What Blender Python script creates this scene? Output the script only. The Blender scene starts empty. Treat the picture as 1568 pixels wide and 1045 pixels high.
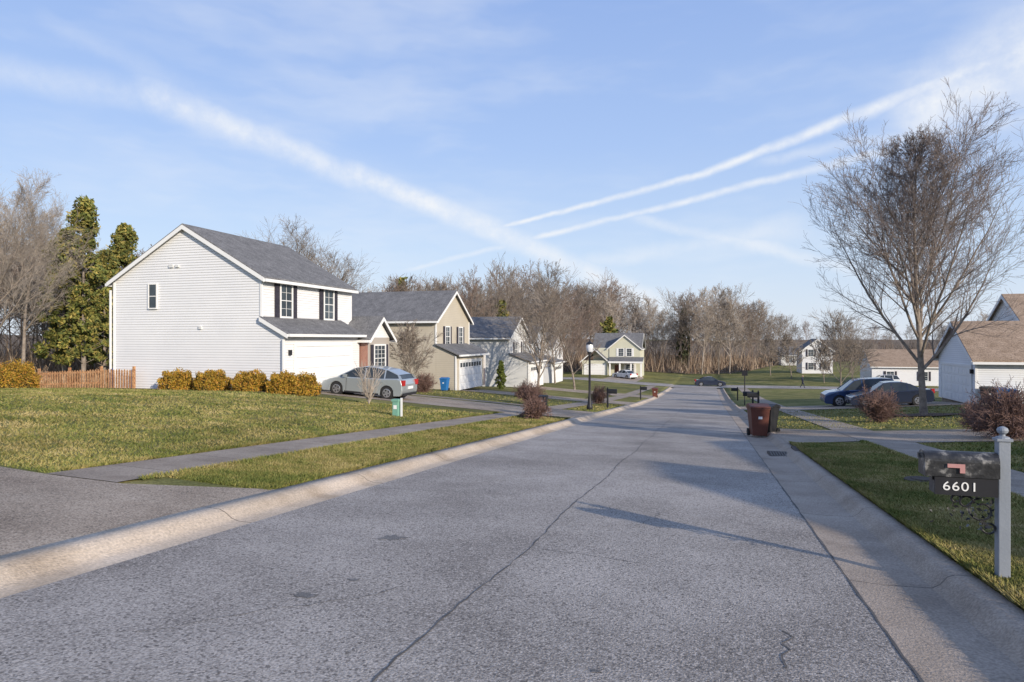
import bpy, math, random, bmesh
import numpy as np
from mathutils import Vector, Matrix
random.seed(7); rng=np.random.default_rng(7)
YAW=math.radians(16.75); C,S=math.cos(YAW),math.sin(YAW)
sc=bpy.context.scene
col=sc.collection
# ------------------------------------------------------------------ terrain
RX=[-60,0,50,65,85,100,120,150,220,400,3000]; RZ=[2.4,-1.6,-4.95,-5.8,-6.6,-7.05,-7.4,-7.6,-7.2,-6,-6]
LX=[-3000,-300,-100,-60,-45,-35,-29,-19,-8.4,-7.2,-5.42]; LZ=[6,6,3,1,.4,.6,.85,.9,.24,.2,.11]
QX=[2.0,3.9,5.1,9,14,30,60,3000]; QZ=[.11,.18,.2,.45,.8,1.0,1.2,1.5]
def R(y): return np.interp(y,RX,RZ)
def G(x,y):
    x=np.asarray(x,float); y=np.asarray(y,float)
    l=np.interp(x,LX,LZ); f=np.interp(y,[60,85,110,125],[1,.1,.1,1])
    r=.11+(np.interp(x,QX,QZ)-.11)*f
    mid=np.interp(x,[-5.42,-5.2,1.8,2.0],[.11,0,0,.11])
    return R(y)+np.where(x<-5.42,l,np.where(x>2.0,r,mid))
def g(x,y): return float(G(x,y))
def bx(px,u):
    t=(px-784)/1000; return u*(.958*t-.288)/(.958+.288*t)
def at(px,Y):
    t=(px-784)/1000; return (Y*(C*t-S), Y*(S*t+C))
# ------------------------------------------------------------------ materials
def nt(m): return m.node_tree.nodes,m.node_tree.links
def M(name,cols,scale=3,rough=.8,bump=0,bscale=60,fine=None,island=False,spec=.3,metal=0,lo=.3,hi=.7,big=None,coat=0,inoise=None):
    m=bpy.data.materials.new(name); m.use_nodes=True; N,L=nt(m); b=N['Principled BSDF']
    b.inputs['Roughness'].default_value=rough; b.inputs['Metallic'].default_value=metal
    b.inputs['Specular IOR Level'].default_value=spec; b.inputs['Coat Weight'].default_value=coat
    tc=N.new('ShaderNodeTexCoord'); out=None
    rp=N.new('ShaderNodeValToRGB'); e=rp.color_ramp.elements
    while len(e)<len(cols): e.new(.5)
    for i,c in enumerate(cols):
        e[i].position=(lo+(hi-lo)*i/max(1,len(cols)-1)) if not island else i/max(1,len(cols)-1)
        e[i].color=(*c,1)
    if island:
        ge=N.new('ShaderNodeNewGeometry')
        if inoise:
            n=N.new('ShaderNodeTexNoise'); n.inputs['Scale'].default_value=inoise; n.inputs['Detail'].default_value=4; n.inputs['Roughness'].default_value=.65; L.new(tc.outputs['Object'],n.inputs['Vector'])
            q=N.new('ShaderNodeMapRange'); q.inputs[1].default_value=.33; q.inputs[2].default_value=.67; q.inputs[3].default_value=0; q.inputs[4].default_value=.66; L.new(n.outputs['Fac'],q.inputs[0])
            a=N.new('ShaderNodeMath'); a.operation='MULTIPLY_ADD'; a.inputs[1].default_value=.42; L.new(ge.outputs['Random Per Island'],a.inputs[0]); L.new(q.outputs[0],a.inputs[2]); L.new(a.outputs[0],rp.inputs[0])
        else: L.new(ge.outputs['Random Per Island'],rp.inputs[0])
    else:
        n=N.new('ShaderNodeTexNoise'); n.inputs['Scale'].default_value=scale; n.inputs['Detail'].default_value=4; n.inputs['Roughness'].default_value=.6
        L.new(tc.outputs['Object'],n.inputs['Vector']); L.new(n.outputs['Fac'],rp.inputs[0])
    out=rp.outputs[0]
    def mult(o,sc_,amt,det=3):
        n=N.new('ShaderNodeTexNoise'); n.inputs['Scale'].default_value=sc_; n.inputs['Detail'].default_value=det
        L.new(tc.outputs['Object'],n.inputs['Vector'])
        mr=N.new('ShaderNodeMapRange'); mr.inputs[1].default_value=.3; mr.inputs[2].default_value=.7
        mr.inputs[3].default_value=1-amt; mr.inputs[4].default_value=1+amt; L.new(n.outputs['Fac'],mr.inputs[0])
        vm=N.new('ShaderNodeVectorMath'); vm.operation='SCALE'; L.new(o,vm.inputs[0]); L.new(mr.outputs[0],vm.inputs['Scale']); return vm.outputs[0]
    if fine: out=mult(out,*fine)
    if big: out=mult(out,*big)
    L.new(out,b.inputs['Base Color'])
    if bump:
        n=N.new('ShaderNodeTexNoise'); n.inputs['Scale'].default_value=bscale; n.inputs['Detail'].default_value=3
        L.new(tc.outputs['Object'],n.inputs['Vector']); bp=N.new('ShaderNodeBump'); bp.inputs['Strength'].default_value=bump; bp.inputs['Distance'].default_value=.02
        L.new(n.outputs['Fac'],bp.inputs['Height']); L.new(bp.outputs[0],b.inputs['Normal'])
    return m
def lines(m,axis,period,width,dark):
    """joints / course lines at a real spacing; on siding, painted lap shade"""
    N,L=nt(m); b=N['Principled BSDF']; src=b.inputs['Base Color'].links[0].from_socket
    tc=N.new('ShaderNodeTexCoord'); sp=N.new('ShaderNodeSeparateXYZ'); L.new(tc.outputs['Object'],sp.inputs[0])
    a=N.new('ShaderNodeMath'); a.operation='DIVIDE'; a.inputs[1].default_value=period; L.new(sp.outputs[axis],a.inputs[0])
    f=N.new('ShaderNodeMath'); f.operation='FRACT'; L.new(a.outputs[0],f.inputs[0])
    c=N.new('ShaderNodeMath'); c.operation='LESS_THAN'; c.inputs[1].default_value=width/period; L.new(f.outputs[0],c.inputs[0])
    mr=N.new('ShaderNodeMapRange'); mr.inputs[3].default_value=1; mr.inputs[4].default_value=dark; L.new(c.outputs[0],mr.inputs[0])
    vm=N.new('ShaderNodeVectorMath'); vm.operation='SCALE'; L.new(src,vm.inputs[0]); L.new(mr.outputs[0],vm.inputs['Scale'])
    L.new(vm.outputs[0],b.inputs['Base Color']); return m
def speck(m,scale,lo,hi,col,amt):
    N,L=nt(m); b=N['Principled BSDF']; src=b.inputs['Base Color'].links[0].from_socket
    tc=N.new('ShaderNodeTexCoord'); v=N.new('ShaderNodeTexVoronoi'); v.inputs['Scale'].default_value=scale; L.new(tc.outputs['Object'],v.inputs['Vector'])
    sx=N.new('ShaderNodeSeparateColor'); L.new(v.outputs['Color'],sx.inputs[0])
    mr=N.new('ShaderNodeMapRange'); mr.inputs[1].default_value=lo; mr.inputs[2].default_value=hi; mr.inputs[4].default_value=amt; L.new(sx.outputs[0],mr.inputs[0])
    mx=N.new('ShaderNodeMix'); mx.data_type='RGBA'; L.new(mr.outputs[0],mx.inputs[0]); L.new(src,mx.inputs[6]); mx.inputs[7].default_value=(*col,1)
    L.new(mx.outputs[2],b.inputs['Base Color'])
asphalt=M('asphalt',[(.26,.233,.207),(.345,.312,.278),(.41,.372,.334)],.35,.9,.5,80,fine=(60,.4,2),big=(1.1,.14,5),lo=.35,hi=.65,spec=.15)
speck(asphalt,85,.72,.92,(.62,.56,.50),.65); speck(asphalt,60,.80,.95,(.10,.09,.082),.7)
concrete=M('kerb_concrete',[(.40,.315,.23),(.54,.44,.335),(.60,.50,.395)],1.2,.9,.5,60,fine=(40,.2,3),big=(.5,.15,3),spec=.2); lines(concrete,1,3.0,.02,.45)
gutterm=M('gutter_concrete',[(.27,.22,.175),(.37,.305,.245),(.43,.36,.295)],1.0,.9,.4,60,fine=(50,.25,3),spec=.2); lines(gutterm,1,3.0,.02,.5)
walkm=M('sidewalk_concrete',[(.24,.195,.155),(.33,.275,.222),(.385,.325,.265)],1.0,.9,.4,60,fine=(40,.25,3),big=(.7,.15,4),spec=.2); lines(walkm,1,1.5,.025,.5)
aggm=M('aggregate_concrete',[(.25,.20,.155),(.345,.283,.222),(.40,.335,.268)],.6,.9,.6,60,fine=(60,.4,2),big=(.8,.2,4),spec=.15); speck(aggm,70,.7,.9,(.55,.46,.37),.6); speck(aggm,55,.82,.95,(.10,.085,.07),.6)
grassm=M('lawn_grass',[(.11,.12,.038),(.185,.178,.062),(.29,.245,.105)],.55,.95,1,40,fine=(22,.4,4),big=(.12,.2,3),lo=.32,hi=.7,spec=.1)
bladem=M('grass_blade',[(.075,.10,.026),(.125,.152,.038),(.21,.205,.063),(.31,.26,.10),(.42,.34,.17)],1,.8,0,fine=(.35,.2,2),island=True,inoise=.9,spec=.15)
woodfloor=M('woodland_floor',[(.14,.10,.065),(.22,.165,.11)],.6,.95,.5,30,fine=(6,.3,3))
mulch=M('mulch',[(.07,.045,.03),(.13,.085,.06)],8,.95,1,50)
tar=M('tar_seam',[(.08,.075,.07),(.14,.13,.12)],5,.8)
white=M('white_paint',[(.75,.75,.745),(.80,.80,.79)],.8,.55)
siding=M('white_siding',[(.71,.715,.73),(.78,.78,.785)],.5,.6); lines(siding,2,.125,.022,.80)  # thin darker lines paint the shade under each lap
beige=M('beige_siding',[(.47,.42,.34),(.54,.49,.40)],.5,.6); lines(beige,2,.14,.025,.85)
grey_s=M('grey_siding',[(.58,.585,.58),(.67,.675,.67)],.5,.6); lines(grey_s,2,.14,.025,.85)
yellow_s=M('pale_siding',[(.53,.52,.41),(.60,.59,.47)],.5,.6)
bluegrey_s=M('white_vinyl_siding',[(.70,.72,.75),(.77,.785,.81)],.5,.6); lines(bluegrey_s,2,.125,.02,.82)
shingle=M('grey_shingle',[(.13,.13,.133),(.21,.208,.212)],2,.9,.6,14,fine=(14,.35,3),spec=.2); lines(shingle,2,.085,.012,.7)
shingle_b=M('brown_shingle',[(.26,.19,.135),(.37,.28,.21)],2,.9,.6,14,fine=(14,.35,3),spec=.2); lines(shingle_b,2,.085,.012,.7)
brick=bpy.data.materials.new('red_brick'); brick.use_nodes=True
_N,_L=nt(brick); _t=_N.new('ShaderNodeTexBrick'); _t.inputs['Color1'].default_value=(.26,.09,.06,1); _t.inputs['Color2'].default_value=(.34,.14,.09,1); _t.inputs['Mortar'].default_value=(.4,.36,.32,1); _t.inputs['Scale'].default_value=4
_c=_N.new('ShaderNodeTexCoord'); _m=_N.new('ShaderNodeMapping'); _m.inputs['Rotation'].default_value=(math.pi/2,0,math.pi/2)
_L.new(_c.outputs['Object'],_m.inputs[0]); _L.new(_m.outputs[0],_t.inputs[0]); _L.new(_t.outputs[0],_N['Principled BSDF'].inputs['Base Color'])
glass=M('window_glass',[(.02,.028,.035),(.08,.10,.12)],.8,.12,0,spec=.35)
carglass=M('car_glass',[(.02,.025,.03),(.05,.06,.065)],1,.06,0,spec=.6)
black=M('black_paint',[(.018,.018,.022),(.03,.03,.034)],3,.45,0)
mbblack=M('mailbox_black_painted_glints',[(.022,.022,.024),(.045,.045,.047),(.27,.26,.245)],13,.35,.15,30,lo=.44,hi=.70,spec=.5)  # pale mottling is reflected light put into the colour
postm=M('painted_post',[(.22,.245,.28),(.27,.295,.335)],2,.5,.1,40)
shut=M('shutter_dark',[(.03,.028,.04),(.05,.045,.06)],3,.6)
rubber=M('tyre_rubber',[(.02,.02,.02),(.035,.035,.035)],8,.85)
rim=M('alloy_rim',[(.4,.4,.42),(.55,.55,.57)],5,.3,metal=.8)
redm=M('red_lens',[(.35,.02,.02),(.45,.03,.03)],5,.25)
lampm=M('clear_lens',[(.6,.62,.65),(.75,.76,.78)],5,.15,spec=.8)
silver=M('silver_car_paint',[(.42,.46,.475),(.46,.50,.515)],.5,.28,metal=.5,coat=.6)
navy=M('navy_car_paint',[(.02,.045,.12),(.03,.06,.15)],.5,.25,coat=.8)
darkcar=M('dark_car_paint',[(.02,.027,.05),(.028,.035,.06)],.5,.25,coat=.8)
whitecar=M('white_car_paint',[(.7,.71,.72),(.76,.77,.78)],.5,.3,coat=.6)
fencem=M('cedar_fence',[(.28,.13,.065),(.44,.24,.12),(.52,.32,.18)],3,.85,.4,30,fine=(12,.3,3))
bark=M('bark',[(.15,.12,.10),(.24,.20,.165),(.32,.275,.235)],4,.9,.6,20)
twig_r=M('twigs_reddish',[(.20,.15,.12),(.30,.23,.19)],2,.9,spec=.1)
twig_g=M('twigs_grey',[(.16,.135,.11),(.26,.22,.185),(.35,.305,.265)],.4,.9,spec=.1)
twig_h=M('twigs_maple',[(.19,.155,.14),(.28,.235,.215)],2,.9,spec=.1)
twig_l=M('twigs_pale',[(.34,.285,.24),(.47,.41,.35)],3,.9,spec=.1)
shrub_y=M('golden_shrub_leaf',[(.14,.105,.012),(.30,.20,.022),(.43,.26,.035),(.42,.18,.035)],1,.6,island=True,fine=(2.5,.3,2))
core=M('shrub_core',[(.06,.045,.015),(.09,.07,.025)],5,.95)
cedar_l=M('cedar_leaf',[(.06,.08,.025),(.12,.14,.035),(.20,.19,.045),(.32,.25,.07)],1,.75,island=True,fine=(.6,.35,2))
arb_l=M('arborvitae_leaf',[(.05,.07,.012),(.10,.13,.025),(.14,.16,.03)],1,.75,island=True)
darkleaf=M('spruce_leaf',[(.04,.055,.025),(.09,.105,.045)],1,.75,island=True)
barb=M('barberry_twig',[(.15,.09,.075),(.25,.16,.135)],5,.85)
barb_l=M('barberry_leaf',[(.13,.06,.05),(.22,.12,.085),(.28,.18,.12)],1,.8,island=True)
brushm=M('underbrush_stems',[(.15,.10,.07),(.25,.185,.135),(.36,.29,.22)],1,.9,island=True,fine=(.15,.35,2),spec=.1)
brown_bin=M('brown_bin_plastic',[(.11,.038,.026),(.145,.052,.037)],3,.5)
black_bin=M('black_bin_plastic',[(.018,.018,.02),(.03,.03,.032)],3,.5)
blue_bin=M('blue_bin_plastic',[(.02,.13,.36),(.03,.18,.45)],3,.5)
green_u=M('green_utility_metal',[(.16,.34,.26),(.20,.40,.31)],3,.5)
iron=M('cast_iron',[(.06,.045,.038),(.10,.08,.065)],8,.8,.5,30)
skin=M('skin',[(.45,.28,.2),(.5,.32,.24)],4,.6)
denim=M('dark_clothes',[(.02,.025,.045),(.035,.04,.07)],4,.85)
# ------------------------------------------------------------------ mesh helpers
def mesh_np(name,v,f,mat,parent=None,link=True,smooth=False):
    v=np.asarray(v,np.float32); f=np.asarray(f,np.int32); k=f.shape[1]
    me=bpy.data.meshes.new(name); me.vertices.add(len(v)); me.vertices.foreach_set('co',v.ravel())
    me.loops.add(f.size); me.loops.foreach_set('vertex_index',f.ravel())
    me.polygons.add(len(f)); me.polygons.foreach_set('loop_start',np.arange(0,f.size,k,dtype=np.int32))
    me.update(calc_edges=True); me.validate()
    if smooth: me.polygons.foreach_set('use_smooth',np.ones(len(f),bool))
    me.materials.append(mat)
    if not link: return me
    o=bpy.data.objects.new(name,me); col.objects.link(o)
    if parent: o.parent=parent
    return o
def sheet(name,x0,x1,y0,y1,off,mat,hf=None,xs=None,ys=None,step=1.0,parent=None):
    hf=hf or G
    def ln(a,b,extra):
        s=set(np.round(np.arange(math.ceil(a/step)*step,b,step),4))|{a,b}
        for e in extra:
            if a<e<b: s.add(e)
        return np.array(sorted(s))
    X=xs if xs is not None else ln(x0,x1,LX+QX+[-5.2,1.8]); Y=ys if ys is not None else ln(y0,y1,RX)
    XX,YY=np.meshgrid(X,Y); Z=hf(XX,YY)+off
    v=np.stack([XX,YY,Z],-1).reshape(-1,3); nx=len(X); i,j=np.meshgrid(np.arange(nx-1),np.arange(len(Y)-1)); a=(j*nx+i).ravel()
    return mesh_np(name,v,np.stack([a,a+1,a+nx+1,a+nx],1),mat,parent)
def tubes(name,segs,k,mat,link=True,parent=None):
    A=np.array(segs,np.float32); p0=A[:,0:3];p1=A[:,3:6];r0=A[:,6];r1=A[:,7]
    d=p1-p0; d/=np.linalg.norm(d,axis=1,keepdims=True)+1e-9
    ref=np.where(np.abs(d[:,2:3])>.9,np.array([[1,0,0]]),np.array([[0,0,1]]))
    a=np.cross(d,ref); a/=np.linalg.norm(a,axis=1,keepdims=True)+1e-9; b=np.cross(d,a)
    vs=[]
    for q,r in((p0,r0),(p1,r1)):
        for i in range(k):
            t=2*math.pi*i/k; vs.append(q+(a*math.cos(t)+b*math.sin(t))*r[:,None])
    V=np.stack(vs,1).reshape(-1,3); n=len(A); base=np.arange(n)[:,None]*2*k
    F=[np.concatenate([base+i,base+(i+1)%k,base+k+(i+1)%k,base+k+i],1) for i in range(k)]
    return mesh_np(name,V,np.concatenate(F),mat,parent,link,smooth=k>4)
def leaves(name,pts,size,mat,parent=None,aspect=1.6,link=True,up=0.0):
    P=np.asarray(pts); n=len(P); a=rng.normal(size=(n,3)); a[:,2]+=up; a/=np.linalg.norm(a,axis=1,keepdims=True)
    b=np.cross(a,rng.normal(size=(n,3))); b/=np.linalg.norm(b,axis=1,keepdims=True)
    s=size*rng.uniform(.6,1.3,(n,1)); a=a*s*aspect*.5; b=b*s*.5
    V=np.stack([P-a,P+b,P+a,P-b],1).reshape(-1,3); F=np.arange(4*n).reshape(n,4)
    return mesh_np(name,V,F,mat,parent,link)
def empty(name,loc=(0,0,0)):
    e=bpy.data.objects.new(name,None); e.location=loc; e.empty_display_size=.3; col.objects.link(e); return e
class B:
    def __init__(s,name,xf=None): s.name=name; s.p={}; s.xf=xf
    def add(s,key,mat,vs,fs):
        P=s.p.setdefault(key,[[],[],mat]); o=len(P[0]); 
        for v in vs:
            v=Vector(v); P[0].append(tuple(s.xf@v if s.xf else v))
        for f in fs: P[1].append([o+i for i in f])
    def prism(s,key,mat,pts,vec):
        n=len(pts); v=[Vector(p) for p in pts]; w=[p+Vector(vec) for p in v]
        s.add(key,mat,v+w,[list(range(n))[::-1],list(range(n,2*n))]+[[i,(i+1)%n,n+(i+1)%n,n+i] for i in range(n)])
    def box(s,key,mat,x0,x1,y0,y1,z0,z1):
        s.prism(key,mat,[(x0,y0,z0),(x1,y0,z0),(x1,y1,z0),(x0,y1,z0)],(0,0,z1-z0))
    def lbox(s,key,mat,o,r,n,a0,a1,z0,z1,d0,d1):
        o=Vector(o);r=Vector(r);n=Vector(n);u=Vector((0,0,1))
        s.prism(key,mat,[o+r*a0+u*z0+n*d0,o+r*a1+u*z0+n*d0,o+r*a1+u*z1+n*d0,o+r*a0+u*z1+n*d0],n*(d1-d0))
    def cyl(s,key,mat,p0,p1,r0,r1=None,n=12):
        r1=r0 if r1 is None else r1; p0=Vector(p0);p1=Vector(p1); d=(p1-p0).normalized()
        a=d.orthogonal().normalized(); b=d.cross(a); v=[]
        for q,r in((p0,r0),(p1,r1)):
            for i in range(n):
                t=2*math.pi*i/n; v.append(q+(a*math.cos(t)+b*math.sin(t))*r)
        s.add(key,mat,v,[list(range(n))[::-1],list(range(n,2*n))]+[[i,(i+1)%n,n+(i+1)%n,n+i] for i in range(n)])
    def lathe(s,key,mat,c,prof,n=14):
        v=[];f=[]
        for r,z in prof:
            for i in range(n):
                t=2*math.pi*i/n; v.append((c[0]+r*math.cos(t),c[1]+r*math.sin(t),c[2]+z))
        for j in range(len(prof)-1):
            for i in range(n): f.append([j*n+i,j*n+(i+1)%n,(j+1)*n+(i+1)%n,(j+1)*n+i])
        s.add(key,mat,v,f)
    def done(s,bevel={},smooth=()):
        e=empty(s.name)
        for k,(v,f,m) in s.p.items():
            me=bpy.data.meshes.new(k); me.from_pydata(v,[],f); me.materials.append(m)
            bm=bmesh.new(); bm.from_mesh(me); bmesh.ops.recalc_face_normals(bm,faces=bm.faces); bm.to_mesh(me); bm.free()
            o=bpy.data.objects.new(k,me); col.objects.link(o); o.parent=e
            if k in bevel:
                bv=o.modifiers.new('b','BEVEL'); bv.width=bevel[k]; bv.segments=2; bv.limit_method='ANGLE'; bv.angle_limit=.6
            if k in smooth: me.polygons.foreach_set('use_smooth',[True]*len(me.polygons))
        return e
# ------------------------------------------------------------------ ground + roads
xs=np.array(sorted(set(list(np.arange(-70,71,1.0))+[-3000,-1500,-700,-300,-200,-150,-100,-85,85,100,150,200,300,700,1500,3000,-8.4,-7.2,-5.42,-5.34,1.92,2.0,3.9,5.1])))
ys=np.array(sorted(set(list(np.arange(-40,181,1.0))+[-300,-100,-60,-3000,190,200,220,260,300,400,700,1500,3000])))
def Gg(x,y):
    z=G(x,y); inz=(x>-5.36)&(x<1.95); return np.where(inz&(y<105.5),R(y)-.15,np.where(inz,R(y)+.06,z))
sheet('ground',0,0,0,0,0,grassm,Gg,xs,ys)
Rf=lambda x,y: R(y)+0*x
sheet('road',-4.78,1.12,-30,97.3,0,asphalt,Rf)
sheet('cross_street',-70,70,97,105.2,.03,asphalt,lambda x,y: G(x,y))
def kerb(name,prof,y0,y1,mat):
    Y=np.array(sorted(set(np.arange(y0,y1+.01,1.0))|{0.0,50.0,65.0,85.0})); n=len(prof)
    V=[(x,y,float(R(y))+z) for y in Y for x,z in prof]; F=[(j*n+i,j*n+i+1,(j+1)*n+i+1,(j+1)*n+i) for j in range(len(Y)-1) for i in range(n-1)]
    return mesh_np(name,V,F,mat,smooth=True)
kerb('kerb',[(-4.78,.0),(-4.95,.005),(-5.04,.03),(-5.12,.085),(-5.2,.118),(-5.42,.128),(-5.43,.1)],-30,95,concrete)
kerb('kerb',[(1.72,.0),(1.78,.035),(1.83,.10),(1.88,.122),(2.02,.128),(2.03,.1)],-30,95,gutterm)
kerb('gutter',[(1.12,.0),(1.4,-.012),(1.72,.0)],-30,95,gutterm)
def strip(name,pts,w,mat,off=.004,parent=None):
    V=[];F=[]
    for i,(x,y) in enumerate(pts):
        ww=w*random.uniform(.3,1.4); V+= [(x-ww/2,y,float(R(y))+off),(x+ww/2,y,float(R(y))+off)]
    for i in range(len(pts)-1): F.append((2*i,2*i+1,2*i+3,2*i+2))
    return mesh_np(name,V,F,mat,parent)
cracks=empty('road_cracks')
ptsS=[(-1.68+.03*math.sin(y*1.3)+random.uniform(-.012,.012),y) for y in np.arange(-5,90,.12)]
strip('centre_seam',ptsS,.013,tar,parent=cracks)
strip('gutter_seam',[(1.115+random.uniform(-.006,.006),y) for y in np.arange(-5,95,.2)],.018,tar,parent=cracks)
def crack(x,y,dx,dy,n,w):
    p=[]; 
    for i in range(n): p.append((x,y)); x+=dx+random.uniform(-.04,.04); y+=dy+random.uniform(-.02,.02)
    V=[];F=[]
    for i,(x,y) in enumerate(p):
        j=min(i,n-2); tx,ty=p[j+1][0]-p[j][0],p[j+1][1]-p[j][1]; l=math.hypot(tx,ty); ww=w*random.uniform(.3,1.3)/2; nx,ny=-ty/l*ww,tx/l*ww
        V+=[(x-nx,y-ny,float(R(y-ny))+.004),(x+nx,y+ny,float(R(y+ny))+.004)]
    for i in range(n-1): F.append((2*i,2*i+1,2*i+3,2*i+2))
    mesh_np('crack',V,F,tar,cracks)
crack(.42,4.0,.0,.05,14,.010); crack(-1.2,11,-.1,.03,30,.010); crack(-3.2,14.,.1,.03,25,.012); crack(-.2,19,.14,.04,9,.014); crack(-4.7,24,.12,.0,45,.018); crack(-.8,7.4,.02,.07,20,.007); crack(-4.7,8.6,.1,.01,28,.009)
crack(-4.7,16.5,.12,.0,46,.014); crack(-4.7,33,.12,.0,48,.022); crack(-1.6,12.8,.1,.01,26,.010); crack(-3.4,3.2,.05,.06,24,.006); crack(-1.7,6.1,.1,-.02,12,.006)
def patch(name,cx,cy,rx,ry,mat,off,hf,n=18,lump=.25,parent=None):
    V=[(cx,cy,hf(cx,cy)+off)]
    for i in range(n):
        t=2*math.pi*i/n; k=1+random.uniform(-lump,lump); x=cx+rx*k*math.cos(t); y=cy+ry*k*math.sin(t); V.append((x,y,hf(x,y)+off))
    return mesh_np(name,V,[(0,1+i,1+(i+1)%n) for i in range(n)],mat,parent)
stain=M('oil_stain',[(.14,.13,.12),(.20,.188,.175)],6,.7,.5,60,fine=(60,.4,3))
rr=lambda x,y: float(R(y))
st=empty('oil_stains')
for x,y,a,b in((-3.05,5.95,.13,.10),(-2.83,4.15,.09,.05),(-2.7,4.6,.05,.03),(-.6,3.6,.03,.02)): patch('stain',x,y,a,b,stain,.003,rr,lump=.4,n=24,parent=st)
sheet('driveway',-34,-5.42,1.0,6.5,.015,aggm)
sheet('driveway',-19.0,-5.42,27.0,32.7,.015,aggm)
sheet('driveway',-18.0,-5.42,45.8,51.3,.015,aggm)
sheet('driveway',-17.5,-5.42,63.2,69,.015,aggm)
sheet('driveway',2.02,34,19.2,23.6,.015,aggm)
sheet('driveway',2.02,14.5,42.2,48.6,.015,aggm)
sheet('driveway',2.02,30,-12,-7,.015,aggm)
sheet('driveway',-16.5,-11,105,119,.02,aggm)
sheet('sidewalk',-8.4,-7.2,6.5,96,.022,walkm)
sheet('sidewalk',3.9,5.1,-6.9,96,.022,walkm)
sheet('front_walk',-19,-8.4,33.4,34.4,.02,walkm)
def tri(pts,mat,off,name='driveway_apron'):
    mesh_np(name,[(x,y,g(x,y)+off) for x,y in pts],[tuple(range(len(pts)))],mat)
tri([(-5.42,6.5),(-5.42,7.3),(-7.1,6.5)],aggm,.016)
tri([(-5.42,27),(-7.1,27),(-5.42,26)],aggm,.016)
tri([(2.02,19.2),(2.02,18.3),(3.8,19.2)],aggm,.016); tri([(2.02,23.6),(3.8,23.6),(2.02,24.5)],aggm,.016)
b=B('storm_drain'); z=rr(0,16.6)
b.box('frame',iron,1.35,1.95,16.1,16.9,z-.02,z+.02)
for i in range(9): b.box('bars',black,1.4+i*.06,1.425+i*.06,16.15,16.85,z+.02,z+.032)
b.box('hood',iron,1.9,2.1,16.0,17.0,z+.05,z+.15); b.done()
b=B('water_meter_cover'); b.lathe('lid',iron,(3.2,11.6,g(3.2,11.6)),[(0,.06),(.16,.06),(.17,.045),(.25,.04),(.28,-.02)],20); b.done()
# ------------------------------------------------------------------ grass blades
def scatter(x0,x1,y0,y1,n,maxd):
    n*=3
    x=rng.uniform(x0,x1,n); y=rng.uniform(y0,y1,n); d2=x*x+y*y
    Yc=C*y-S*x; Xc=C*x+S*y
    k=(rng.uniform(0,1,n)<np.clip(50/d2,0.03,1))&(Yc>1.5)&(np.abs(Xc/Yc)<1.0)
    return x[k],y[k]
def blades(regs):
    X=[];Y=[]
    for r in regs:
        x,y=scatter(*r); X.append(x);Y.append(y)
    x=np.concatenate(X);y=np.concatenate(Y); n=len(x); z=G(x,y); d=np.sqrt(x*x+y*y)
    h=rng.uniform(.02,.05,n)*(1+.012*d); w=.0035+.0009*d; t=rng.uniform(0,2*math.pi,n)
    lx=rng.normal(0,.7,n)*h; ly=rng.normal(0,.7,n)*h
    p=np.stack([x,y,z-.005],1); a=np.stack([np.cos(t)*w,np.sin(t)*w,0*w],1); tip=p+np.stack([lx,ly,h],1)
    V=np.stack([p-a,p+a,tip],1).reshape(-1,3); print('blades',n)
    mesh_np('grass',V,np.arange(3*n).reshape(n,3),bladem)
blades([(-7.15,-5.44,7.2,26.5,130000,30),(-30,-8.42,6.6,25,300000,30),(2.05,3.88,2.5,18.5,190000,20),(5.12,13,8,19,70000,20),(2.05,13,24.5,42,50000,40),(-7.15,-5.44,33,45,12000,50),(-19,-8.42,35,45,20000,50)])
def edge(xe,sgn,y0,y1,n):
    y=rng.uniform(y0,y1,n); x=xe+sgn*np.abs(rng.normal(0,.05,n)); z=G(x,y)+.02; h=rng.uniform(.03,.07,n); t=rng.uniform(0,6.3,n); w=.006+.0006*y
    p=np.stack([x,y,z],1); a=np.stack([np.cos(t)*w,np.sin(t)*w,0*w],1); tip=p+np.stack([-sgn*rng.uniform(-.3,1.2,n)*h,rng.normal(0,.5,n)*h,h],1)
    return np.stack([p-a,p+a,tip],1).reshape(-1,3)
V=np.concatenate([edge(-5.44,-1,7.3,26,9000),edge(-7.18,1,6.8,26,7000),edge(-8.42,-1,6.8,26,7000),edge(2.03,1,2.5,18.3,12000),edge(3.88,-1,5,19,6000)])
mesh_np('grass_edging',V,np.arange(len(V)).reshape(-1,3),bladem)
# ------------------------------------------------------------------ house kit
def lap(b,key,mat,o,r,n,W,H,peak=None,course=.125,a0=0):
    o=Vector(o);r=Vector(r);n=Vector(n);U=Vector((0,0,1))
    top=peak or H
    def span(z):
        if z<=H or not peak: return a0,W
        t=(z-H)/(peak-H); m=(a0+W)/2; return a0+(m-a0)*t, W-(W-m)*t
    corep=[o+r*a0,o+r*W,o+r*W+U*H]+([o+r*(a0+W)/2+U*peak] if peak else [])+[o+r*a0+U*H]
    b.prism(key,mat,corep,-n*.1)
    z=0; vs=[];fs=[]
    while z<top-.01:
        z1=min(z+course,top); s0=span(z);s1=span(z1); i=len(vs)
        vs+=[o+r*s0[0]+U*z+n*.024,o+r*s0[1]+U*z+n*.024,o+r*s1[1]+U*z1+n*.004,o+r*s1[0]+U*z1+n*.004,o+r*s0[0]+U*z+n*.002,o+r*s0[1]+U*z+n*.002]
        fs+=[[i,i+1,i+2,i+3],[i,i+1,i+5,i+4]]; z=z1
    b.add(key+'_clapboards',mat,vs,fs)
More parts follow.
